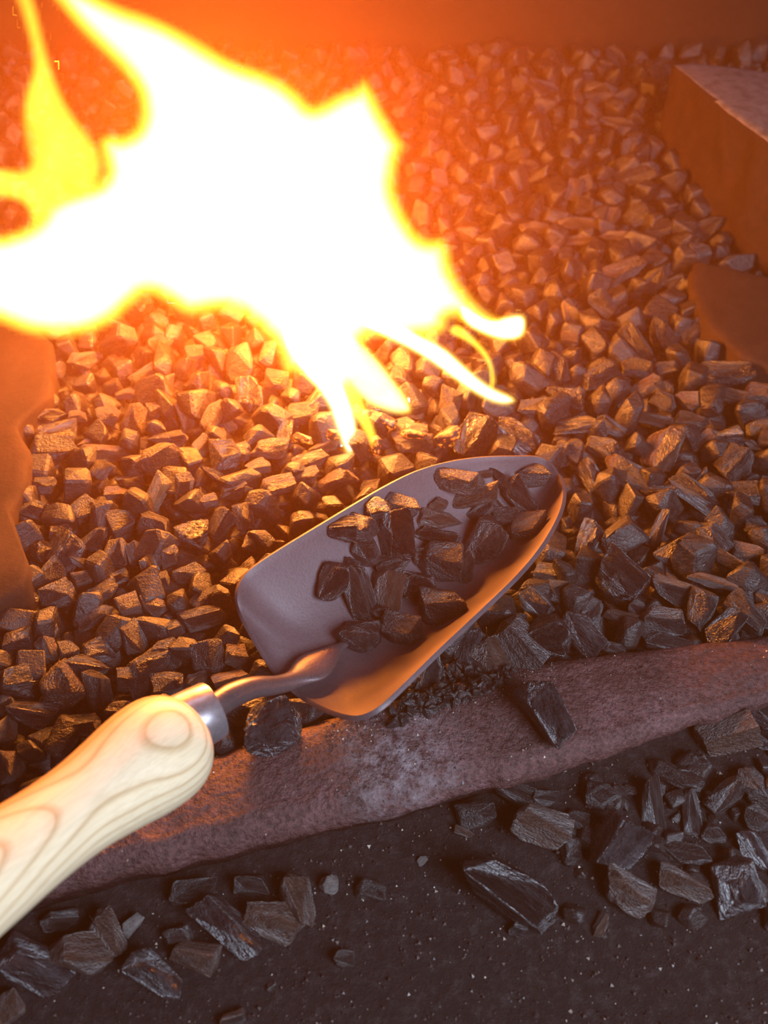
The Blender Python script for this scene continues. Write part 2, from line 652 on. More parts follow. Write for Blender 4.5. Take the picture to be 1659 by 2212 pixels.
NP = 16
MATS = [('glossy', M_GLOSS), ('dull', M_DULL), ('firetinted', M_FIRETINT), ('streaky', M_STREAK)]
protos = {}
for i in range(NP):
    base = rock_mesh('coal_rock', 100 + i, 2, amp=0.03 + 0.02 * (i % 3))
    for key, m in MATS:
        c = base.copy()
        c.materials.append(m)
        protos[(i, key)] = c
lows = [rock_mesh('low_rock', 300 + i, 0) for i in range(8)]
low_np = []
for me in lows:
    v = np.empty(len(me.vertices) * 3)
    me.vertices.foreach_get('co', v)
    low_np.append((v.reshape(-1, 3), [tuple(p.vertices) for p in me.polygons]))
clinker = rock_mesh('clinker_rock', 77, 3, amp=0.11)
clinker.materials.append(M_STREAK)


def on_ground(px, py, lift):
    """where the sight line meets the coal bed raised by lift"""
    z = 0.0
    for _ in range(12):
        p = at(px, py, z)
        z = z * 0.3 + 0.7 * (terrain(p.x, p.y) + lift)
    return at(px, py, z)


PCO = {}
placed = []     # dict(px, py, w, h, ang, obj, mkey, zone)


def lump(px, py, w, h, ang, fin=None, zone=None, pos=None, label=None, lift=0.35, group=None, proto=None, tilt=True, name='coal_lump', mesh=None):
    r = random
    if pos is None:
        dd = 0.6
        if zone == 'front': lift = 0.75
        for _ in range(2):
            rad = min(w, h) / 2 * dd / FPX
            pos = on_ground(px, py, rad * lift)
            dd = px_of(pos)[2]
    dd = px_of(pos)[2]
    fin = fin or r.choices(['glossy', 'dull', 'firetinted', 'streaky'], [4, 4, 2, 2])[0]
    me = mesh or protos[(proto if proto is not None else r.randrange(NP), fin)]
    o = bpy.data.objects.new(name, me)
    col.objects.link(o)
    o.location = pos
    d3 = (pos - Vector((0, 0, CAM_Z))).normalized()
    facing = d3.to_track_quat('-Z', 'Y').to_matrix()
    roll = math.radians(r.choice((0, 90, 180, 270)) + r.uniform(22, 68))
    tl = Euler((roll, 0, 0)).to_matrix()
    yaw = Euler((0, r.uniform(-.35, .35), 0)).to_matrix()
    spin = Euler((0, 0, math.radians(ang))).to_matrix()
    o.rotation_euler = (facing @ spin @ yaw @ tl).to_euler()
    k = dd / FPX / 2
    # seen size: measure the turned proto so that its outline has the wanted width and height
    dep = min(0.8 * min(w, h) + 0.15 * max(w, h), 1.2 * min(w, h))
    key = me.name
    if key not in PCO:
        v = np.empty(len(me.vertices) * 3)
        me.vertices.foreach_get('co', v)
        PCO[key] = v.reshape(-1, 3)
    T = np.array(yaw @ tl)
    q = (PCO[key] * np.array([w, (h + dep) / 2, (h + dep) / 2])) @ T.T
    ex, ey = np.ptp(q[:, 0]) / 2, np.ptp(q[:, 1]) / 2
    fy = h / ey
    o.scale = (w * (w / ex) * k * 1.03, (h + dep) / 2 * fy * k * 1.03, (h + dep) / 2 * fy * k * 1.03)
    placed.append(dict(px=px, py=py, w=w, h=h, ang=ang, o=o, fin=fin, zone=zone, label=label, group=group))
    return o


def S(ox, oy, s, rows):
    return [(ox + a[0] / s, oy + a[1] / s, a[2] / s, a[3] / s, a[4], *(a[5:])) for a in rows]


G, D, B_, T = 'glossy', 'dull', 'firetinted', 'streaky'
left_rows = S(0, 700, 2.9625, [
    (520, 240, 190, 110, -10, B_), (930, 310, 220, 80, 25, B_), (1070, 410, 170, 85, 80, B_), (1185, 585, 215, 100, 95, B_),
    (1300, 510, 130, 70, 60, B_), (1370, 590, 230, 125, 60, B_), (220, 530, 140, 90, 0, T), (340, 590, 220, 110, -10, G),
    (490, 590, 110, 90, 0, B_), (215, 655, 120, 70, 90, B_), (370, 690, 250, 120, -5, T, 'rounded speckled grey coal lump touching the clay brick corner'), (340, 790, 300, 180, -10, D, 'very large dark coal lump right beside the clay brick'),
    (600, 745, 220, 60, 5, B_), (690, 820, 340, 110, -20, B_, 'longest flat coal lump lying left of centre above the dark gap'), (640, 930, 150, 120, 40, G), (1080, 740, 250, 110, -5, D),
    (1030, 860, 290, 230, 20, B_, 'very large fire-tinted brown peaked coal lump midway between clay brick and flame tips'), (1290, 780, 170, 110, 40, D), (1450, 840, 200, 220, 0, T), (270, 1030, 170, 130, -20, D),
    (840, 1000, 190, 90, -15, G), (1010, 1080, 260, 120, 50, 'yellow', 'yellowish tan long coal lump standing among black ones'), (1170, 1080, 260, 120, 75, D), (1380, 970, 200, 80, -50, T),
    (1510, 1080, 210, 90, 10, D), (760, 1080, 180, 90, -10, B_), (530, 1180, 200, 180, 0, D), (260, 1190, 230, 130, -45, D),
    (130, 1200, 140, 120, 0, G), (780, 1270, 200, 190, 0, D), (990, 1290, 230, 180, -30, D), (1220, 1340, 220, 200, -20, G),
    (1420, 1280, 220, 150, 50, D), (1560, 1230, 180, 130, 90, D), (380, 1330, 160, 110, 0, T), (230, 1355, 75, 75, 0, 'pebble', 'tiny pinkish pebble on coals near the clay brick'),
    (610, 1370, 200, 130, 25, D), (260, 1460, 160, 150, 0, G), (740, 1460, 180, 170, 60, D), (870, 1470, 160, 110, 90, D),
    (960, 1570, 180, 110, 100, G), (1223, 1600, 210, 150, 20, D), (340, 1600, 220, 150, 30, D), (520, 1530, 180, 70, -45, D),
    (560, 1620, 210, 100, -5, B_), (750, 1620, 150, 90, 0, G), (140, 1730, 200, 160, -20, T), (370, 1740, 230, 200, 0, D),
    (640, 1730, 240, 120, 10, D), (980, 1800, 200, 130, -60, B_), (1320, 1750, 200, 140, 40, D), (820, 1800, 150, 150, 0, B_),
    (50, 1830, 140, 100, -10, D), (600, 1880, 260, 120, 5, D), (1300, 1880, 330, 150, 0, D), (1000, 550, 120, 110, 0, T),
    (860, 600, 210, 150, 60, B_), (700, 580, 150, 140, 0, B_), (800, 450, 150, 80, 0, B_), (1120, 1950, 120, 120, 0, D),
    (1560, 800, 120, 100, 20, B_), (1600, 1400, 110, 160, 0, D), (1330, 1130, 140, 100, 0, D), (1080, 1480, 130, 140, 0, D),
    (1580, 1560, 140, 100, 20, B_), (480, 1420, 110, 90, 0, D), (120, 1560, 90, 110, 0, D), (1040, 1640, 90, 110, 0, D)])
left2_rows = S(0, 1100, 1.989, [
    (75, 565, 140, 110, -10, T), (215, 605, 135, 90, 90, B_), (225, 520, 75, 50, 40, T), (415, 610, 130, 120, 0, T),
    (560, 560, 170, 120, -70, D), (730, 630, 160, 110, -75, D), (890, 635, 165, 150, 80, D), (1010, 625, 110, 110, 0, B_),
    (70, 730, 170, 150, -20, T), (270, 770, 200, 190, 20, B_, 'large fire-tinted brown heart-shaped coal lump above the wooden handle'), (430, 780, 200, 110, 80, D), (715, 760, 150, 125, -10, D),
    (990, 735, 160, 90, 5, B_), (840, 735, 100, 60, 0, B_), (570, 740, 140, 110, -20, D), (140, 880, 220, 130, -40, T),
    (30, 950, 130, 100, 80, B_), (340, 930, 180, 100, -20, D), (55, 1100, 150, 120, 80, B_), (290, 620, 90, 120, 0, D),
    (190, 990, 120, 90, 0, D), (20, 840, 100, 90, 0, D)])
front_left = S(0, 1100, 1.989, [
    (985, 1790, 340, 170, -65, T, 'tall leaning blue-grey coal lump in the lower left ground'), (1180, 1760, 270, 180, -35, B_), (1280, 1680, 240, 145, 100, B_), (1085, 1610, 160, 100, -30, D),
    (1410, 1610, 90, 80, 0, 'pale', 'small pale grey stone on the dust below the iron bar'), (1600, 1640, 140, 105, -30, D), (830, 1650, 200, 110, -20, D), (150, 1960, 340, 180, -65, T, 'tall leaning blue-grey coal lump nearest the lower left corner'),
    (340, 1920, 270, 180, -35, B_), (455, 1830, 220, 145, 100, B_), (250, 1770, 160, 95, -35, D), (570, 1780, 100, 75, 0, 'pale', 'small pale grey stone among lower left coals under the handle'),
    (670, 2000, 270, 160, -75, T), (830, 1930, 220, 130, -35, B_), (765, 1830, 140, 100, -30, D), (50, 2130, 140, 110, 60, B_), (1000, 2190, 120, 70, 0, D), (1480, 1930, 90, 70, 0, D)])
right_rows = S(830, 1100, 1.989, [
    (380, 590, 195, 140, 85, T), (575, 590, 240, 190, -40, D), (650, 410, 170, 100, -30, T), (850, 530, 220, 135, -35, T, 'bright blue-grey coal lump standing just behind the bar'),
    (745, 350, 110, 100, 0, D), (700, 270, 110, 90, 0, D), (875, 130, 170, 120, 70, T), (785, 60, 60, 45, -45, T), (1015, 300, 240, 215, -20, G, 'biggest round coal lump right of the scoop'),
    (1180, 80, 170, 60, 85, D), (1265, 180, 190, 100, 55, D), (1400, 130, 170, 110, -35, D), (1565, 180, 130, 75, 10, B_), (1510, 240, 200, 80, 0, D),
    (1420, 310, 230, 60, 8, B_), (1240, 340, 180, 110, -10, D), (1190, 480, 200, 130, 15, D), (1370, 430, 195, 120, 100, D), (1555, 450, 220, 120, -25, D),
    (1230, 580, 260, 85, 5, D, 'flat grey coal lump resting on the far edge of the iron bar'), (1010, 470, 150, 70, 0, B_), (895, 430, 110, 80, 80, D), (1640, 385, 120, 70, -10, D), (1600, 80, 130, 80, -10, D),
    (950, 220, 100, 70, 0, D), (1090, 430, 80, 70, 0, D), (1470, 530, 130, 60, -10, D), (560, 480, 100, 80, 0, D), (990, 600, 120, 60, 0, D)])
front_right = S(830, 1100, 1.989, [
    (1475, 975, 260, 160, 45, B_, 'large two-faced coal lump leaning on the right end of the bar'), (1610, 900, 140, 80, 0, T), (1620, 1000, 90, 60, 0, T), (1240, 1140, 240, 90, -5, D), (1330, 1090, 140, 85, 30, D),
    (1160, 1300, 280, 105, -65, D), (1320, 1310, 210, 80, -60, D), (1470, 1240, 200, 110, 80, D), (1590, 1190, 160, 110, -15, D), (1600, 1330, 130, 110, 0, D),
    (580, 1220, 230, 110, -10, D), (685, 1240, 100, 80, 0, D), (940, 1230, 160, 120, 20, D), (400, 1310, 170, 115, 20, D), (340, 1385, 90, 40, -20, B_),
    (680, 1375, 260, 165, 0, B_), (1000, 1430, 270, 210, 75, T, 'big upright grey-streaked coal lump in the lower right pile'), (1290, 1480, 220, 95, 25, D), (1590, 1460, 180, 110, -20, T), (1290, 1610, 240, 115, 8, B_),
    (1525, 1620, 240, 200, -45, T), (1055, 1650, 225, 170, 5, B_), (930, 1790, 110, 60, 80, B_), (530, 1650, 440, 200, -20, G, 'largest long coal lump lying alone on dust at lower right'), (580, 1810, 80, 65, 0, T),
    (165, 1510, 50, 36, 60, 'pale', 'tiny pale pebble on the dust under the bar'), (830, 1330, 110, 80, 0, D), (1420, 1400, 110, 80, 0, D), (800, 1480, 90, 60, 0, D), (1160, 1200, 90, 60, 0, D)])
far_rows = S(830, 0, 2.0, [
    (780, 1720, 175, 100, -10, T), (835, 1835, 190, 85, 8, T), (760, 1960, 135, 78, 80, D), (945, 1940, 165, 120, -10, D), (1040, 2030, 180, 110, -20, B_),
    (1210, 1940, 200, 155, 90, B_, 'large square fire-tinted brown coal lump at right of the scoop tip'), (1160, 1810, 200, 55, 0, B_), (930, 1620, 210, 145, 35, D), (755, 1590, 160, 100, 105, D), (1090, 1590, 140, 90, 0, D), (1130, 1680, 160, 90, 40, B_),
    (1210, 1730, 110, 80, -20, D), (1310, 1730, 110, 90, 0, B_), (1220, 1590, 110, 80, 10, D), (1480, 1610, 230, 120, 8, D), (1490, 1720, 130, 80, 0, B_),
    (1085, 1480, 200, 95, -50, D), (980, 1410, 180, 42, -3, D), (1190, 1440, 160, 105, -50, D), (1330, 1440, 140, 90, 55, D), (1430, 1480, 110, 80, 20, D),
    (950, 1320, 160, 90, -40, D), (800, 1350, 130, 75, -60, B_), (800, 1460, 75, 50, 0, B_), (1030, 1170, 200, 115, 25, B_), (1180, 1200, 160, 90, 60, D),
    (1260, 1220, 90, 75, 60, D), (850, 1170, 115, 60, -60, B_), (720, 1100, 95, 42, 50, B_), (840, 1040, 125, 45, 15, B_), (1010, 1025, 160, 50, 0, B_),
    (840, 970, 180, 65, 0, B_), (1085, 930, 120, 90, 35, D), (980, 930, 90, 80, 80, B_), (1190, 980, 120, 70, 20, D), (1390, 975, 170, 80, 30, D),
    (630, 720, 95, 80, 0, D), (820, 820, 95, 70, 80, B_), (1100, 740, 175, 75, 25, D), (870, 890, 90, 80, 0, D), (650, 990, 140, 65, 0, B_),
    (930, 400, 150, 90, 5, D), (690, 370, 140, 42, -15, D), (1010, 530, 190, 50, -5, D), (1060, 640, 100, 80, 80, D), (1000, 240, 115, 60, -30, D),
    (1480, 1890, 130, 110, 20, T), (1600, 1925, 80, 40, -10, B_), (1510, 2000, 170, 150, 80, D), (1390, 1900, 140, 90, 50, B_), (1560, 2120, 180, 110, 15, D),
    (1340, 2130, 250, 110, -15, D), (1195, 2125, 170, 65, 20, T), (1370, 2060, 100, 70, 80, B_), (590, 1880, 230, 125, -30, T, 'gnarled coal lump just beyond the rim near the scoop tip'),
    (380, 1870, 210, 170, 60, G), (130, 1915, 200, 105, 5, B_), (290, 1730, 125, 95, 80, D), (640, 1760, 125, 95, 0, D), (895, 2050, 150, 90, -50, T),
    (980, 1840, 140, 70, -20, D), (1630, 1850, 130, 90, 20, D), (1620, 1700, 130, 120, 0, B_), (1330, 1815, 150, 60, 0, D), (1110, 2090, 160, 70, -25, D), (840, 1700, 60, 60, 0, D)])
mid_rows = S(0, 0, 2.0, [
    (1170, 1945, 180, 95, 0, B_), (1080, 1710, 160, 125, 80, T), (1230, 1870, 120, 95, 60, T), (1340, 1985, 170, 75, 12, B_), (1400, 1930, 150, 65, 20, B_),
    (1195, 1640, 120, 90, -20, B_), (1310, 1790, 150, 100, 0, B_), (1440, 2080, 180, 90, 25, B_), (1600, 2110, 100, 85, 0, D), (1200, 2110, 170, 90, 10, D),
    (1010, 2120, 130, 70, 15, D), (1560, 1930, 160, 110, -60, B_), (1640, 1760, 120, 90, 0, D), (1320, 2060, 130, 80, 0, B_), (1030, 1960, 100, 80, 0, D), (850, 1530, 100, 80, 0, B_), (700, 1480, 120, 80, 20, B_), (1110, 2010, 110, 70, 0, B_)])

M_YEL = coal_mat('yellowish_coal', (0.16, 0.11, 0.05), (0.28, 0.21, 0.11), 0.6, 0.8)
M_PALE = coal_mat('pale_stone', (0.20, 0.18, 0.17), (0.42, 0.38, 0.34), 0.6, 0.5)
M_PINK = coal_mat('pinkish_stone', (0.35, 0.20, 0.15), (0.5, 0.32, 0.25), 0.6, 0.4)
for i in range(NP):
    for key, m in (('yellow', M_YEL), ('pale', M_PALE), ('pebble', M_PINK)):
        c = protos[(i, D)].copy()
        c.materials.clear()
        c.materials.append(m)
        protos[(i, key)] = c

for rows, zone in ((left_rows, 'bed'), (left2_rows, 'bed'), (right_rows, 'bed'), (far_rows, 'bed'), (mid_rows, 'bed'), (front_left, 'front'), (front_right, 'front')):
    for a in rows:
        nm = 'coal_lump'
        if a[5] in ('pale',): nm = 'pale_stone'
        if a[5] == 'pebble': nm = 'pink_pebble'
        lump(*a[:5], fin=a[5], zone=zone, label=a[6] if len(a) > 6 else None, name=nm)

# the lumps that lie on the bar and the gnarled clinker under the shank
c = at(1186, 1540, 0.014)
lump(1192, 1536, 150, 105, -58, fin=T, zone='bar', pos=c, label='single black coal lump with a shiny face lying on top of the iron bar', proto=3)
c = at(585, 1580, 0.008)
lump(585, 1580, 135, 125, 20, fin=T, zone='bar', pos=c, mesh=clinker, label='gnarled pitted clinker lump under the steel shank against the iron bar', name='clinker')


# ------------------------------------------------------------------ the scoop
def spline(pts, n):
    """Catmull-Rom through 3-D points, n samples"""
    P = [Vector(p) for p in pts]
    P = [P[0] * 2 - P[1]] + P + [P[-1] * 2 - P[-2]]
    out = []
    segs = len(P) - 3
    for i in range(n):
        t = i / (n - 1) * segs
        k = min(int(t), segs - 1)
        u = t - k
        a, b, c, d = P[k:k + 4]
        out.append(0.5 * ((2 * b) + (c - a) * u + (2 * a - 5 * b + 4 * c - d) * u * u + (3 * b - a - 3 * c + d) * u ** 3))
    return out


ZR = 0.048
# (pixel x, pixel y, height) along both rims, neck -> shoulder -> tip
rimL = [(612, 1466, 0.024), (590, 1440, 0.026), (550, 1376, 0.033), (520, 1322, 0.041), (513, 1288, 0.046), (524, 1250, 0.048), (566, 1212, 0.050),
        (690, 1135, 0.050), (845, 1044, 0.049), (930, 1008, 0.047), (1020, 990, 0.044), (1110, 986, 0.040), (1172, 990, 0.035), (1205, 1022, 0.030)]
rimR = [(622, 1474, 0.024), (650, 1498, 0.026), (690, 1522, 0.033), (735, 1540, 0.042), (775, 1545, 0.048), (815, 1528, 0.052), (860, 1488, 0.053),
        (950, 1400, 0.052), (1050, 1306, 0.050), (1125, 1232, 0.047), (1175, 1168, 0.043), (1208, 1105, 0.038), (1216, 1060, 0.034), (1207, 1024, 0.030)]
spn = [(617, 1470, 0.024), (632, 1468, 0.0225), (655, 1455, 0.021), (690, 1440, 0.020), (715, 1428, 0.019), (745, 1410, 0.0185), (790, 1385, 0.018),
       (870, 1330, 0.017), (965, 1262, 0.0165), (1035, 1205, 0.0165), (1090, 1155, 0.017), (1140, 1105, 0.019), (1175, 1062, 0.022), (1206, 1023, 0.030)]
NSEG = 64
Lc = spline([at(x, y, z) for x, y, z in rimL], NSEG)
Rc = spline([at(x, y, z) for x, y, z in rimR], NSEG)
Sc = spline([at(x, y, z) for x, y, z in spn], NSEG)


def build_blade(root):
    NU = 40
    vs, fs = [], []
    for i in range(NSEG):
        L, R, M = Lc[i], Rc[i], Sc[i]
        for k in range(NU + 1):
            u = -1 + 2 * k / NU
            E = L if u < 0 else R
            a = abs(u)
            q = M.lerp(E, a ** 0.92)
            q.z = M.z + (E.z - M.z) * a ** 2.1
            if u > 0:
                q = q
            vs.append(q)
    for i in range(NSEG - 1):
        for k in range(NU):
            a = i * (NU + 1) + k
            fs.append((a, a + NU + 1, a + NU + 2, a + 1))
    o = link_mesh('scoop_blade', vs, fs, M_BLADE, root)
    recalc(o)
    bm = bmesh.new()
    bm.from_mesh(o.data)
    bmesh.ops.remove_doubles(bm, verts=bm.verts, dist=0.0002)
    bmesh.ops.recalc_face_normals(bm, faces=bm.faces)
    up = sum(1 if f.normal.z > 0 else -1 for f in bm.faces)
    if up < 0:
        bmesh.ops.reverse_faces(bm, faces=bm.faces)
    bvh = BVHTree.FromBMesh(bm)
    bm.to_mesh(o.data)
    bm.free()
    md = o.modifiers.new('thickness', 'SOLIDIFY')
    md.thickness = 0.0021
    md.offset = -1
    bv = o.modifiers.new('edge', 'BEVEL')
    bv.width = 0.0005
    bv.segments = 2
    bv.limit_method = 'ANGLE'
    return o, bvh


tip0 = at(617, 1470, 0.02)
scoop = bpy.data.objects.new('hand_scoop', None)
scoop.empty_display_size = 0.02
col.objects.link(scoop)
tag(scoop, 'grey steel hand scoop with turned wooden handle, filled with coal lumps', 'scoop')
blade, blade_bvh = build_blade(scoop)


def tube(name, pts, radii, m, parent, seg=28, flat=None, caps=True):
    """swept tube; flat = list of (sx, sz) factors"""
    vs, fs = [], []
    n = len(pts)
    for i, p in enumerate(pts):
        t = (pts[min(i + 1, n - 1)] - pts[max(i - 1, 0)]).normalized()
        side = t.cross(Vector((0, 0, 1))).normalized()
        up = side.cross(t).normalized()
        fx, fz = flat[i] if flat else (1, 1)
        for k in range(seg):
            a = 2 * math.pi * k / seg
            vs.append(p + side * math.cos(a) * radii[i] * fx + up * math.sin(a) * radii[i] * fz)
    for i in range(n - 1):
        for k in range(seg):
            k2 = (k + 1) % seg
            fs.append((i * seg + k, i * seg + k2, (i + 1) * seg + k2, (i + 1) * seg + k))
    if caps:
        fs.append(tuple(range(seg))[::-1])
        fs.append(tuple((n - 1) * seg + k for k in range(seg)))
    o = link_mesh(name, vs, fs, m, parent)
    recalc(o)
    return o


# shank: from the ferrule, cranked up then down onto the blade, flattening into a tang
sh = [(425, 1548, 0.052), (462, 1528, 0.050), (500, 1503, 0.047), (545, 1486, 0.041), (595, 1480, 0.034), (630, 1470, 0.0300), (660, 1452, 0.0275), (695, 1428, 0.0255), (725, 1405, 0.0235), (752, 1386, 0.0215)]
shp = spline([at(x, y, z) for x, y, z in sh], 60)
rad = []
fl_ = []
for i in range(60):
    t = i / 59
    r0 = 0.0052 - 0.0012 * sm(0.2, 0.5, t)
    w = 1 + 1.1 * math.exp(-((t - 0.72) / 0.11) ** 2) - 0.55 * sm(0.82, 1.0, t)
    hgt = 1 - 0.45 * sm(0.45, 0.8, t) - 0.25 * sm(0.8, 1, t)
    rad.append(r0)
    fl_.append((w, hgt))
shank = tube('shank', shp, rad, M_SHANK, scoop, flat=fl_)
shank['label'] = 'bent round steel shank riveted onto the blade'

# wooden handle, a turned profile along an almost straight axis
A = at(402, 1580, 0.052)
P1 = at(398, 1584, 0.0535)
P2 = at(10, 1862, 0.0835)
axis = (P2 - P1).normalized()
xa = axis
ya = xa.cross(Vector((0, 0, 1))).normalized()
za = xa.cross(ya)
if za.z < 0:
    ya, za = -ya, -za
Rm = Matrix((xa, ya, za)).transposed().to_4x4()
Rm.translation = P1
#  distance from the shoulder, radius
prof = [(0.0000, 0.0118), (0.0006, 0.0140), (0.0024, 0.0166), (0.006, 0.0190), (0.011, 0.0205), (0.018, 0.0208), (0.027, 0.0199), (0.038, 0.0180), (0.050, 0.0163), (0.062, 0.0157),
        (0.075, 0.0160), (0.09, 0.0170), (0.105, 0.0178), (0.118, 0.0172), (0.126, 0.0150), (0.130, 0.0110), (0.1315, 0.0050), (0.1317, 0.0002)]
pp = spline([Vector((x, r, 0)) for x, r in prof], 120)
vs, fs = [], []
SEG = 72
vs.append((0.0, 0, 0))
for p in pp:
    for k in range(SEG):
        a = 2 * math.pi * k / SEG
        vs.append((p.x, p.y * math.cos(a), p.y * math.sin(a)))
for k in range(SEG):
    fs.append((0, 1 + (k + 1) % SEG, 1 + k))
for i in range(len(pp) - 1):
    for k in range(SEG):
        k2 = (k + 1) % SEG
        fs.append((1 + i * SEG + k, 1 + i * SEG + k2, 1 + (i + 1) * SEG + k2, 1 + (i + 1) * SEG + k))
handle = link_mesh('wooden_handle', vs, fs, M_WOOD, scoop)
recalc(handle)
handle.matrix_local = Rm
handle['label'] = 'pale turned ash wood handle with visible grain'

# ferrule
fa = at(385, 1572, 0.0525)
fb = at(462, 1532, 0.0505)
fdir = (fb - fa).normalized()
fl_len = (fb - fa).length
prof = [(0.0, 0.0001), (0.0, 0.0118), (0.0005, 0.0124), (fl_len * 0.5, 0.0122), (fl_len - 0.0012, 0.0119), (fl_len - 0.0003, 0.0116), (fl_len, 0.0108), (fl_len, 0.0098), (fl_len - 0.0012, 0.0092), (fl_len - 0.0012, 0.0001)]
side = fdir.cross(Vector((0, 0, 1))).normalized()
up = side.cross(fdir).normalized()
vs, fs = [], []
for (x, r) in prof:
    for k in range(56):
        a = 2 * math.pi * k / 56
        vs.append(fa + fdir * x + side * math.cos(a) * r + up * math.sin(a) * r)
for i in range(len(prof) - 1):
    for k in range(56):
        k2 = (k + 1) % 56
        fs.append((i * 56 + k, i * 56 + k2, (i + 1) * 56 + k2, (i + 1) * 56 + k))
fer = link_mesh('ferrule', vs, fs, M_FERRULE, scoop)
recalc(fer)
fer['label'] = 'polished steel ferrule'
eb = fer.modifiers.new('split', 'EDGE_SPLIT')
eb.split_angle = math.radians(35)

# ------------------------------------------------------------------ coals in the scoop
scoop_rows = S(480, 950, 2.074, [
    (545, 405, 120, 100, 0, G), (615, 400, 140, 115, -10, D), (700, 315, 120, 90, 10, G), (640, 500, 140, 100, -60, D), (780, 420, 205, 145, 95, G),
    (800, 295, 170, 85, -10, D), (980, 360, 185, 75, -5, B_), (960, 435, 180, 75, -10, G), (1180, 460, 215, 150, 75, D), (985, 540, 190, 160, -10, D),
    (1085, 575, 150, 95, 75, D), (1365, 395, 150, 115, 10, B_), (1425, 365, 85, 42, 90, 'pale'), (770, 560, 135, 90, 15, D), (500, 625, 170, 130, 60, G),
    (575, 600, 130, 65, 80, D), (608, 700, 235, 115, -70, D), (732, 680, 165, 125, 80, B_), (875, 650, 130, 100, 0, G), (985, 745, 185, 165, 0, D),
    (798, 855, 180, 145, -15, D), (603, 885, 175, 120, -2, D), (1120, 260, 225, 70, 20, B_), (1050, 185, 210, 100, 0, B_), (1260, 190, 150, 58, -35, D),
    (1340, 265, 180, 115, -30, D), (1180, 155, 65, 35, 20, B_), (1160, 325, 115, 65, 50, D), (1250, 305, 150, 42, -40, D), (1270, 350, 120, 90, 0, D),
    (1400, 160, 130, 90, 10, D), (960, 295, 90, 60, 30, B_), (900, 520, 90, 80, 0, G), (700, 780, 90, 70, 0, G)])
for a in scoop_rows:
    d = ray(a[0], a[1]).normalized()
    hit, nrm, idx, dist = blade_bvh.ray_cast(Vector((0, 0, CAM_Z)), d)
    if hit is None:
        print('scoop lump misses blade', a)
        continue
    dd = px_of(hit)[2]
    r = (0.55 * min(a[2], a[3]) + 0.3 * max(a[2], a[3])) * dd / FPX / 2
    pos = hit - d * r * 0.80
    lump(a[0], a[1], a[2] * 1.16, a[3] * 1.2, a[4], fin=a[5], zone='scoop', pos=pos)

SCOOP_POLY = [(590, 1445), (513, 1290), (524, 1245), (850, 1035), (1000, 985), (1190, 985), (1222, 1060), (1190, 1160), (960, 1395), (820, 1530), (770, 1550), (690, 1525)]

# ------------------------------------------------------------------ filling coals on the bed
LB2 = [(x, y) for x, y in LB]
RB_FOOT = [(1420, 130), (1395, 260), (1450, 330), (1520, 430), (1565, 510), (1640, 575), (1750, 640), (2100, 800), (2100, 100)]


def traced_cover(px, py, grow=1.0):
    for q in placed:
        if q['zone'] not in ('bed', 'bar', 'front'):
            continue
        dx, dy = px - q['px'], -(py - q['py'])
        a = math.radians(q['ang'])
        u = dx * math.cos(a) + dy * math.sin(a)
        v = -dx * math.sin(a) + dy * math.cos(a)
        if (u / (q['w'] / 2 * grow)) ** 2 + (v / (q['h'] / 2 * grow)) ** 2 < 1:
            return True
    return False


fill = []
cells = {}
for _ in range(30000):
    x = random.uniform(-0.50, 0.50)
    y = random.uniform(0.2, 0.94)
    d = bar_dist(x, y)
    if d < 0.004:
        continue
    rad = random.uniform(0.0072, 0.0118)
    z = terrain(x, y)
    px, py, dd = px_of((x, y, z + 0.004))
    if px < -90 or px > 1750 or py > 1900 or py < 40:
        continue
    if inside(LB2, px, py) or inside(RB_FOOT, px, py) or inside(SL, px, py):
        continue
    if traced_cover(px, py, 1.18):
        continue
    ok = True
    ci, cj = int(x / 0.02), int(y / 0.02)
    for a in (-1, 0, 1):
        for b in (-1, 0, 1):
            for (X, Y, R) in cells.get((ci + a, cj + b), ()):
                if (X - x) ** 2 + (Y - y) ** 2 < ((R + rad) * 0.93) ** 2:
                    ok = False
    if not ok:
        continue
    cells.setdefault((ci, cj), []).append((x, y, rad))
    fill.append((x, y, z, rad, px, py, dd))

hidden = []


def in_fire(px, py):
    return inside(BODY, px, py)


BODY = [(-60, -200), (20, -100), (110, 0), (165, 70), (240, 140), (285, 190), (298, 240), (288, 275), (262, 288), (235, 282), (205, 300), (212, 340), (222, 385), (150, 405), (95, 430), (75, 470), (20, 500),
        (-60, 505), (-160, 520), (-160, 720), (-60, 690), (0, 705), (60, 730), (130, 737), (200, 727), (250, 702), (290, 665), (320, 640), (360, 662), (400, 690), (450, 684), (490, 676), (520, 690), (560, 722),
        (595, 762), (612, 830), (640, 805), (700, 855), (750, 860), (780, 835), (800, 790), (790, 730), (860, 742), (930, 738), (975, 715), (972, 690), (1010, 706), (1060, 738), (1110, 740), (1137, 720),
        (1136, 680), (1110, 675), (1090, 686), (1050, 668), (1010, 620), (985, 580), (980, 540), (962, 506), (920, 510), (900, 490), (872, 440), (860, 400), (868, 345), (882, 312), (862, 285), (830, 230), (812, 190),
        (785, 158), (770, 182), (735, 192), (690, 218), (672, 222), (655, 200), (620, 170), (560, 143), (500, 126), (430, 78), (330, 28), (240, 0), (120, -70), (20, -200)]

fill.sort(key=lambda f: -f[3] / f[6] * (0 if (in_fire(f[4], f[5]) or inside(SCOOP_POLY, f[4], f[5])) else 1))
n_named = len([q for q in placed])
N_IND = max(0, 298 - n_named)
print('traced', n_named, 'fill', len(fill), 'individual fill', N_IND)
heap_v, heap_f = [], []
voff = 0


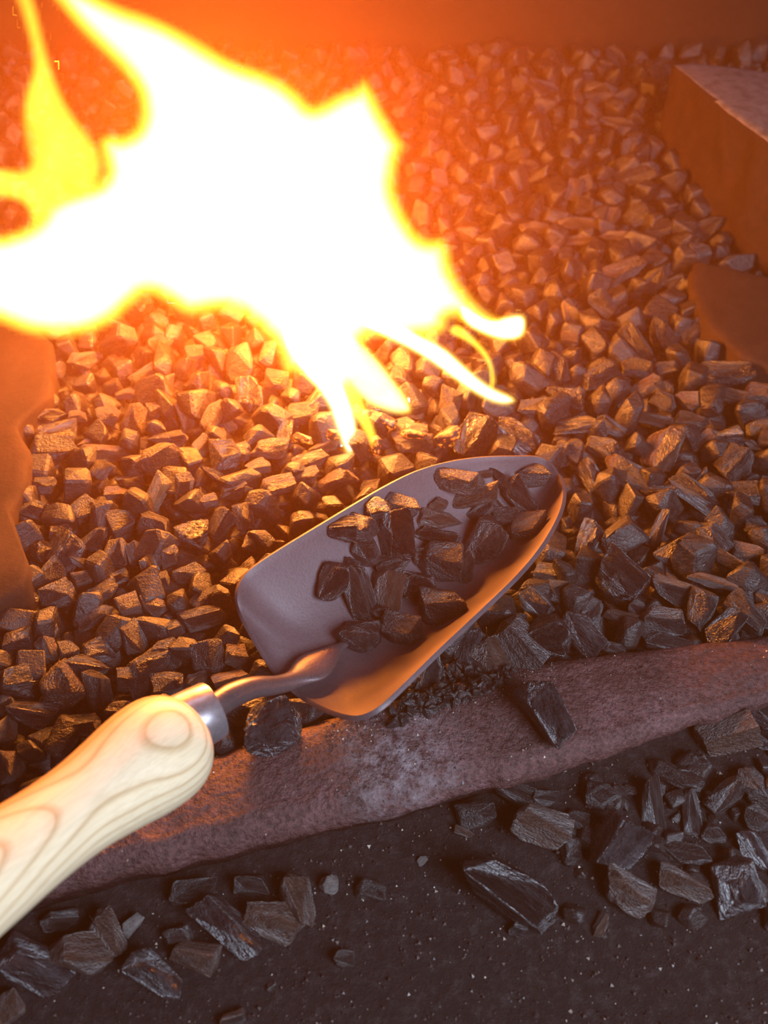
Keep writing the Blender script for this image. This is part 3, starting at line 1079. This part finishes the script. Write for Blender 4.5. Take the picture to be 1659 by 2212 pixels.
def heap_rock(x, y, z, rx, ry, rz):
    global voff
    v, f = low_np[random.randrange(len(low_np))]
    R = np.array(Euler((random.uniform(0, 6.28), random.uniform(0, 6.28), random.uniform(0, 6.28))).to_matrix())
    q = (v * np.array([rx, ry, rz])) @ R.T + np.array([x, y, z])
    heap_v.append(q)
    heap_f.extend([tuple(i + voff for i in ff) for ff in f])
    voff += len(q)


for i, (x, y, z, rad, px, py, dd) in enumerate(fill):
    if i < N_IND and px > -20 and px < 1680 and not in_fire(px, py) and not inside(SCOOP_POLY, px, py):
        w = rad * 2 * dd and rad * 2 * FPX / dd
        lump(px, py, w * random.uniform(1.05, 1.4), w * random.uniform(0.75, 0.95), random.uniform(-80, 90), zone='bed', pos=Vector((x, y, z + rad * 0.1)))
    else:
        k = random.uniform(0.75, 1)
        heap_rock(x, y, z + rad * 0.2, rad * random.uniform(1, 1.35), rad * k, rad * random.uniform(0.6, 0.9))
# lower layer that shows in the gaps
nx = 0
for gx in np.arange(-0.52, 0.52, 0.0125):
    for gy in np.arange(0.2, 0.95, 0.0125):
        x = gx + random.uniform(-.004, .004)
        y = gy + random.uniform(-.004, .004)
        if bar_dist(x, y) < 0.006:
            continue
        z = terrain(x, y) - 0.012
        px, py, dd = px_of((x, y, z))
        if px < -120 or px > 1780 or py < 20 or inside(LB2, px, py):
            continue
        r = random.uniform(0.005, 0.009)
        heap_rock(x, y, z, r * 1.3, r, r * 0.8)
# small broken coal in the lower right pile and around the front lumps
for _ in range(900):
    x = random.uniform(-0.22, 0.26)
    y = random.uniform(0.08, 0.36)
    d = bar_dist(x, y)
    if d > -0.05:
        continue
    px, py, dd = px_of((x, y, Z_FRONT))
    dens = sm(980, 1150, px) * sm(2030, 1960, py) + 0.02
    if random.random() > dens:
        continue
    r = random.uniform(0.002, 0.0065) if dens > 0.3 else random.uniform(0.001, 0.002)
    heap_rock(x, y, terrain(x, y) + r * 0.2, r * 1.3, r, r * 0.8)
CRUMB = [(830, 1572), (900, 1470), (1000, 1430), (1110, 1452), (1090, 1482), (960, 1532), (860, 1566)]
_bb = BVHTree.FromPolygons([v.co for v in bar.data.vertices], [tuple(p.vertices) for p in bar.data.polygons])
for _ in range(700):
    px, py = random.uniform(820, 1120), random.uniform(1425, 1575)
    if not inside(CRUMB, px, py):
        continue
    p = at(px, py, 0.002)
    h, nn, ii, di = _bb.ray_cast(Vector((0, 0, CAM_Z)), ray(px, py).normalized())
    if h is None:
        h = on_ground(px, py, 0.002)
    r = random.uniform(0.0008, 0.0028)
    heap_rock(h.x, h.y, h.z + r * 0.3, r * 1.6, r, r * 0.45)
hv = np.concatenate(heap_v)
me = bpy.data.meshes.new('coal_heap')
me.from_pydata(hv.tolist(), [], heap_f)
me.materials.append(M_HEAP)
heap = bpy.data.objects.new('coal_heap', me)
col.objects.link(heap)
tag(heap, 'mass of small black coals filling the bed below and beyond the larger lumps', 'coal heap', kind='stuff')

# grit on the dusty ground, bar and brick
gv, gf = [], []
go = 0
low_t, low_tf = low_np[0]
tet = np.array([(1, 0, -.5), (-.6, .8, -.5), (-.5, -.9, -.4), (0.1, 0, .8)])
tf = [(0, 1, 3), (1, 2, 3), (2, 0, 3), (0, 2, 1)]
for _ in range(12000):
    x = random.uniform(-0.25, 0.28)
    y = random.uniform(0.05, 0.34)
    d = bar_dist(x, y)
    if d > -0.045:
        continue
    s = 0.0004 * random.random() ** -0.35
    s = min(s, 0.0010)
    R = np.array(Euler((random.uniform(0, 6), random.uniform(0, 6), random.uniform(0, 6))).to_matrix())
    gv.append((tet * s) @ R.T + np.array([x, y, f_front(x, y) + s * 0.4]))
    gf.extend([tuple(i + go for i in f) for f in tf])
    go += 4
bar_bvh = BVHTree.FromPolygons([v.co for v in bar.data.vertices], [tuple(p.vertices) for p in bar.data.polygons])
for _ in range(1500):
    px = random.uniform(700, 1200) if random.random() < .75 else random.uniform(200, 1659)
    py = interp(BAR_U, px) + (random.uniform(-10, 60) if random.random() < .7 else random.uniform(0, 240))
    h, nn, ii, di = bar_bvh.ray_cast(Vector((0, 0, CAM_Z)), ray(px, py).normalized())
    if h is None:
        continue
    s = random.uniform(0.00025, 0.0007)
    R = np.array(Euler((random.uniform(0, 6), random.uniform(0, 6), random.uniform(0, 6))).to_matrix())
    gv.append((tet * s) @ R.T + np.array([h.x, h.y, h.z + s * 0.3]))
    gf.extend([tuple(i + go for i in f) for f in tf])
    go += 4
me = bpy.data.meshes.new('grit')
me.from_pydata(np.concatenate(gv).tolist(), [], gf)
me.materials.append(M_GRIT)
gr = bpy.data.objects.new('grit', me)
col.objects.link(gr)
tag(gr, 'fine black and pale grit scattered over the dusty ground and the iron bar', 'grit', kind='stuff')

# embers at the foot of the flame
for k, (px, py, w, h, a, lab) in enumerate([
        (655, 948, 46, 26, -30, 'glowing ember left of the longest hanging flame tip'),
        (716, 940, 40, 24, -10, 'glowing ember touching the left side of the longest hanging flame tip'),
        (812, 962, 44, 26, 80, 'glowing ember right of the longest hanging flame tip'),
        (835, 908, 50, 26, -30, 'glowing ember under the middle flame tongue'),
        (800, 893, 40, 20, 5, 'glowing ember just above the hanging flame tips'),
        (968, 942, 62, 40, 25, 'orange glowing ember among coals behind the scoop rim'),
        (895, 936, 60, 34, 0, 'dull red ember among coals straight behind the scoop')]):
    e = lump(px, py, w, h, a, fin=G, zone='ember', label=lab, lift=2.2, name='ember')
    m2 = e.data.copy()
    m2.materials.clear()
    m2.materials.append(M_EMBER)
    e.data = m2


# ------------------------------------------------------------------ labels for every lump
def region(q):
    x, y, z = q['px'], q['py'], q['zone']
    if z == 'scoop':
        if y < 1080: return 'inside the scoop near its tip' if x > 900 else 'inside the scoop against its far side'
        if y > 1290: return 'inside the scoop nearest the shank'
        return 'in the middle of the scoop' if x < 900 else 'in the scoop beside its near rim'
    if z == 'front':
        if x < 700: return 'on the dusty ground at lower left'
        return 'on the dust just below the bar' if y < 1700 and x < 1400 else ('in the pile at lower right' if x > 1250 or y < 1850 else 'on the dust below the pile')
    if x < 560:
        if y < 850: return 'just under the left flame'
        if y < 1000: return 'left of the hanging flame tips' if x > 250 else 'right beside the upper brick edge'
        if y < 1200: return 'left of the scoop near the brick' if x < 250 else 'left of the far scoop rim'
        if y < 1400: return 'below the clay brick' if x < 250 else 'left of the scoop shoulder'
        return 'just above the wooden handle' if x < 330 else 'behind the ferrule'
    if x < 1200:
        if y < 900: return 'in front of the flame foot' if x < 900 else 'right of the flame foot'
        if y < 1150: return 'between flame and scoop' if x < 850 else 'behind the scoop tip'
        return 'between the scoop and the bar'
    if y < 400: return 'at the far end'
    if y < 600: return 'left of the stone block foot'
    if y < 750: return 'left of the clay slab'
    if y < 900: return 'between flame and slab'
    if y < 1050: return 'at the right edge of the bed' if x > 1430 else 'past the scoop tip'
    if y < 1200: return 'far right of the scoop' if x > 1430 else 'right of the scoop tip'
    return 'behind the right end of bar' if x > 1430 else 'behind the bar middle'


ORD = ['leftmost', 'second from left', 'third from left', 'fourth from left', 'fifth from left', 'sixth from left', 'seventh from left', 'eighth from left']
CNT = {2: 'two', 3: 'three', 4: 'four', 5: 'five', 6: 'six', 7: 'seven', 8: 'eight'}
buckets = {}
for q in placed:
    o = q['o']
    nm = o.name.split('.')[0]
    cat = {'coal_lump': 'coal', 'pale_stone': 'stone', 'pink_pebble': 'pebble', 'clinker': 'clinker', 'ember': 'ember'}[nm]
    q['o']['category'] = cat
    if nm == 'coal_lump':
        q['o']['group'] = {'scoop': 'coal lumps carried in the scoop', 'front': 'coal lumps on the ground below the bar', 'bar': 'coal lumps on the coal bed', 'bed': 'coal lumps on the coal bed'}[q['zone']]
    if nm == 'ember':
        q['o']['group'] = 'embers at the foot of the flame'
    if q['label']:
        o['label'] = q['label']
        continue
    w, h = max(q['w'], q['h']), min(q['w'], q['h'])
    s = math.sqrt(w * h)
    size = 'small' if s < 38 else ('middling' if s < 54 else ('large' if s < 80 else 'huge'))
    ar = w / h
    shape = 'chunky' if ar < 1.35 else ('oblong' if ar < 1.9 else 'long')
    a = q['ang'] % 180
    if ar >= 1.25:
        shape = ('flat-lying ' if (a < 20 or a > 160) else 'upright ' if 70 < a < 110 else 'right-leaning ' if a < 90 else 'left-leaning ') + shape
    fin = {'glossy': 'glossy', 'dull': 'dull', 'firetinted': 'firetinted', 'streaky': 'grey-streaked', 'pale': 'pale grey', 'yellow': 'yellowish'}[q['fin']]
    buckets.setdefault((size, fin, shape, region(q)), []).append(q)
for (size, fin, shape, reg), qs in buckets.items():
    qs.sort(key=lambda q: q['px'])
    for i, q in enumerate(qs):
        if len(qs) == 1:
            q['o']['label'] = f'{size} {shape} {fin} coal lump {reg}'
        elif len(qs) <= 8:
            q['o']['label'] = f'{ORD[i]} {size} {shape} {fin} coal lump {reg}'
        else:
            q['o']['label'] = f'{size} {shape} {fin} coal lump {reg}'


# ------------------------------------------------------------------ flame
def flame_plane(px, py, off=0.0):
    # a sheet of burning gas rising from the coals (z = 0 at Y = .42) and leaning back over the bed
    d = ray(px, py)
    o = Vector((0, 0, CAM_Z))
    n = Vector((0, -1, 0.95)).normalized()
    p0 = Vector((0, 0.425 + off, 0.012))
    t = (p0 - o).dot(n) / d.dot(n)
    return o + d * t


def puff(name, poly, m, parent, tmax, fall, off=0.0, step=9, wob=0.5, seed=0.0, linear=False, inset=0.0):
    xs = [p[0] for p in poly]
    ys = [p[1] for p in poly]
    # smooth the outline
    for _ in range(2):
        q = []
        for i in range(len(poly)):
            a, b = poly[i], poly[(i + 1) % len(poly)]
            q.append((a[0] * .75 + b[0] * .25, a[1] * .75 + b[1] * .25))
            q.append((a[0] * .25 + b[0] * .75, a[1] * .25 + b[1] * .75))
        poly = q
    P = np.array(poly)
    Q = np.roll(P, -1, axis=0)
    x0, x1, y0, y1 = min(xs) - step, max(xs) + step, min(ys) - step, max(ys) + step
    gx = np.arange(x0, x1 + step, step)
    gy = np.arange(y0, y1 + step, step)
    GX, GY = np.meshgrid(gx, gy)
    pts = np.stack([GX.ravel(), GY.ravel()], 1)
    best = np.full(len(pts), 1e9)
    ins = np.zeros(len(pts), bool)
    for a, b in zip(P, Q):
        ab = b - a
        t = np.clip(((pts - a) @ ab) / max(1e-9, ab @ ab), 0, 1)
        best = np.minimum(best, np.linalg.norm(pts - (a + t[:, None] * ab), axis=1))
        if a[1] != b[1]:
            c = ((a[1] > pts[:, 1]) != (b[1] > pts[:, 1])) & (pts[:, 0] < (b[0] - a[0]) * (pts[:, 1] - a[1]) / (b[1] - a[1]) + a[0])
            ins ^= c
    dist = np.maximum(0, np.where(ins, best, 0.0) - inset).reshape(GX.shape)
    ny, nx = GX.shape
    use = dist > 0
    keep = {}
    vf, vb, faces = {}, {}, []
    verts = []

    def vert(j, i, front):
        d = dist[j, i]
        if d <= 0:
            key = (j, i, 0)
        else:
            key = (j, i, 1 if front else 2)
        if key in keep:
            return keep[key]
        px, py = gx[i], gy[j]
        c = flame_plane(px, py, off)
        dirv = (c - Vector((0, 0, CAM_Z))).normalized()
        wobble = 0.014 * noise.noise(Vector((px * 0.004, py * 0.004, seed + 4)))
        T = tmax * (1 - math.exp(-(d / fall) ** 1.5)) if not linear else tmax * min(1, d / fall)
        streak = 1 + wob * noise.noise(Vector((px * 0.012 + py * 0.004, py * 0.006 - px * 0.004, seed)))
        T *= max(0.15, streak)
        c = c + dirv * wobble
        if d > 0:
            c = c - dirv * T if front else c + dirv * T
        keep[key] = len(verts)
        verts.append(c)
        return keep[key]

    for j in range(ny - 1):
        for i in range(nx - 1):
            if use[j:j + 2, i:i + 2].any():
                for fr in (True, False):
                    cs = [(j, i), (j, i + 1), (j + 1, i + 1), (j + 1, i)]
                    live = [dist[c] > 0 for c in cs]
                    # pick the diagonal through a live corner so that no rim triangle is doubled
                    st = 0 if (live[0] or live[2]) else 1
                    for tri in ((st, st + 1, st + 2), (st, st + 2, st + 3)):
                        tri = [k % 4 for k in tri]
                        if not any(live[k] for k in tri):
                            continue
                        q = [vert(*cs[k], fr) for k in tri]
                        faces.append(tuple(reversed(q)) if fr else tuple(q))
    o = link_mesh(name, verts, faces, m, parent)
    return o


flame = bpy.data.objects.new('flame', None)
flame.location = (0, 0, 0)
flame.empty_display_size = 0.03
col.objects.link(flame)
tag(flame, 'huge white-hot and yellow flame blowing leftward over the coal bed', 'flame')
puff('flame_body', BODY, M_FLAME_THIN, flame, 0.012, 24, wob=0.15, seed=1)
core = puff('white_core', BODY, M_CORE, flame, 0.016, 34, wob=0.15, seed=1, inset=20)
T1 = [(-30, -120), (30, 0), (58, 90), (66, 150), (47, 200), (40, 260), (50, 320), (60, 362), (0, 358), (-80, 350), (-80, 432), (0, 432), (45, 442), (60, 470), (60, 505), (150, 440), (225, 410), (228, 330), (200, 288), (160, 240), (132, 185), (105, 100), (82, 0), (40, -120)]
TA = [(680, 560), (800, 640), (900, 715), (960, 742), (1012, 792), (1062, 832), (1122, 858), (1108, 878), (1070, 878), (1020, 854), (960, 810), (900, 768), (840, 738), (760, 700), (690, 640)]
TA2 = [(985, 690), (1030, 730), (1058, 762), (1070, 795), (1074, 835), (1054, 848), (1056, 805), (1044, 774), (1010, 740), (960, 720)]
TB = [(640, 620), (750, 705), (810, 758), (858, 820), (900, 884), (876, 902), (826, 893), (774, 866), (738, 812), (690, 740)]
TC = [(600, 690), (700, 730), (748, 825), (776, 905), (776, 962), (762, 988), (742, 982), (724, 935), (700, 862), (640, 800), (606, 745)]
TE = [(985, 640), (1060, 690), (1098, 676), (1140, 674), (1141, 724), (1112, 742), (1060, 736), (990, 700)]
TD = [(680, 700), (745, 770), (792, 872), (812, 925), (824, 972), (806, 980), (786, 935), (752, 885), (700, 800)]
puff('flame_tongue', T1, M_FLAME_THIN, flame, 0.011, 24, off=0.01, wob=0.5, seed=7)
for poly, t, c, fl_, sd in ((TA, 0.0044, 0.0042, 12, 2), (TA2, 0.0036, 0, 8, 3), (TB, 0.0046, 0.0014, 14, 4), (TC, 0.0044, 0.0042, 12, 5), (TD, 0.0042, 0, 9, 6), (TE, 0.0044, 0.0042, 12, 8)):
    tg = puff('flame_tongue', poly, M_FLAME_THIN2, flame, t, fl_, step=5, wob=0.3, seed=sd)
    if c:
        puff('white_core', poly, M_CORE2, tg, c, 10, step=5, wob=0.2, seed=sd, inset=6)
# lights of the burning gas
for (px, py, k) in ((170, 570, 0.05), (430, 540, 0.16), (640, 600, 0.28), (420, 250, 0.36), (640, 330, 0.24), (840, 650, 0.05)):
    ld = bpy.data.lights.new('flame_light', 'POINT')
    ld.energy = FIRE_POWER * k
    ld.color = FIRE_COL
    ld.shadow_soft_size = 0.022
    o = bpy.data.objects.new('flame_light', ld)
    o.location = flame_plane(px, py)
    col.objects.link(o)


# ------------------------------------------------------------------ added haze imitating the flame's veiling glare
hz = link_mesh('glare_haze', [(-1.1, -0.3, -0.06), (1.1, -0.3, -0.06), (1.1, 1.0, -0.06), (-1.1, 1.0, -0.06), (-1.1, -0.3, 0.8), (1.1, -0.3, 0.8), (1.1, 1.0, 0.8), (-1.1, 1.0, 0.8)],
               [(0, 3, 2, 1), (4, 5, 6, 7), (0, 1, 5, 4), (2, 3, 7, 6), (1, 2, 6, 5), (3, 0, 4, 7)], glare_haze_mat('haze', HAZE, FLAME_GLARE, flame_plane(430, 430), 0.05, 0.42, (0.96, 0.33, 0.06)), smooth=False)
tag(hz, 'faint orange haze filling the air over the hearth', 'haze', kind='stuff')
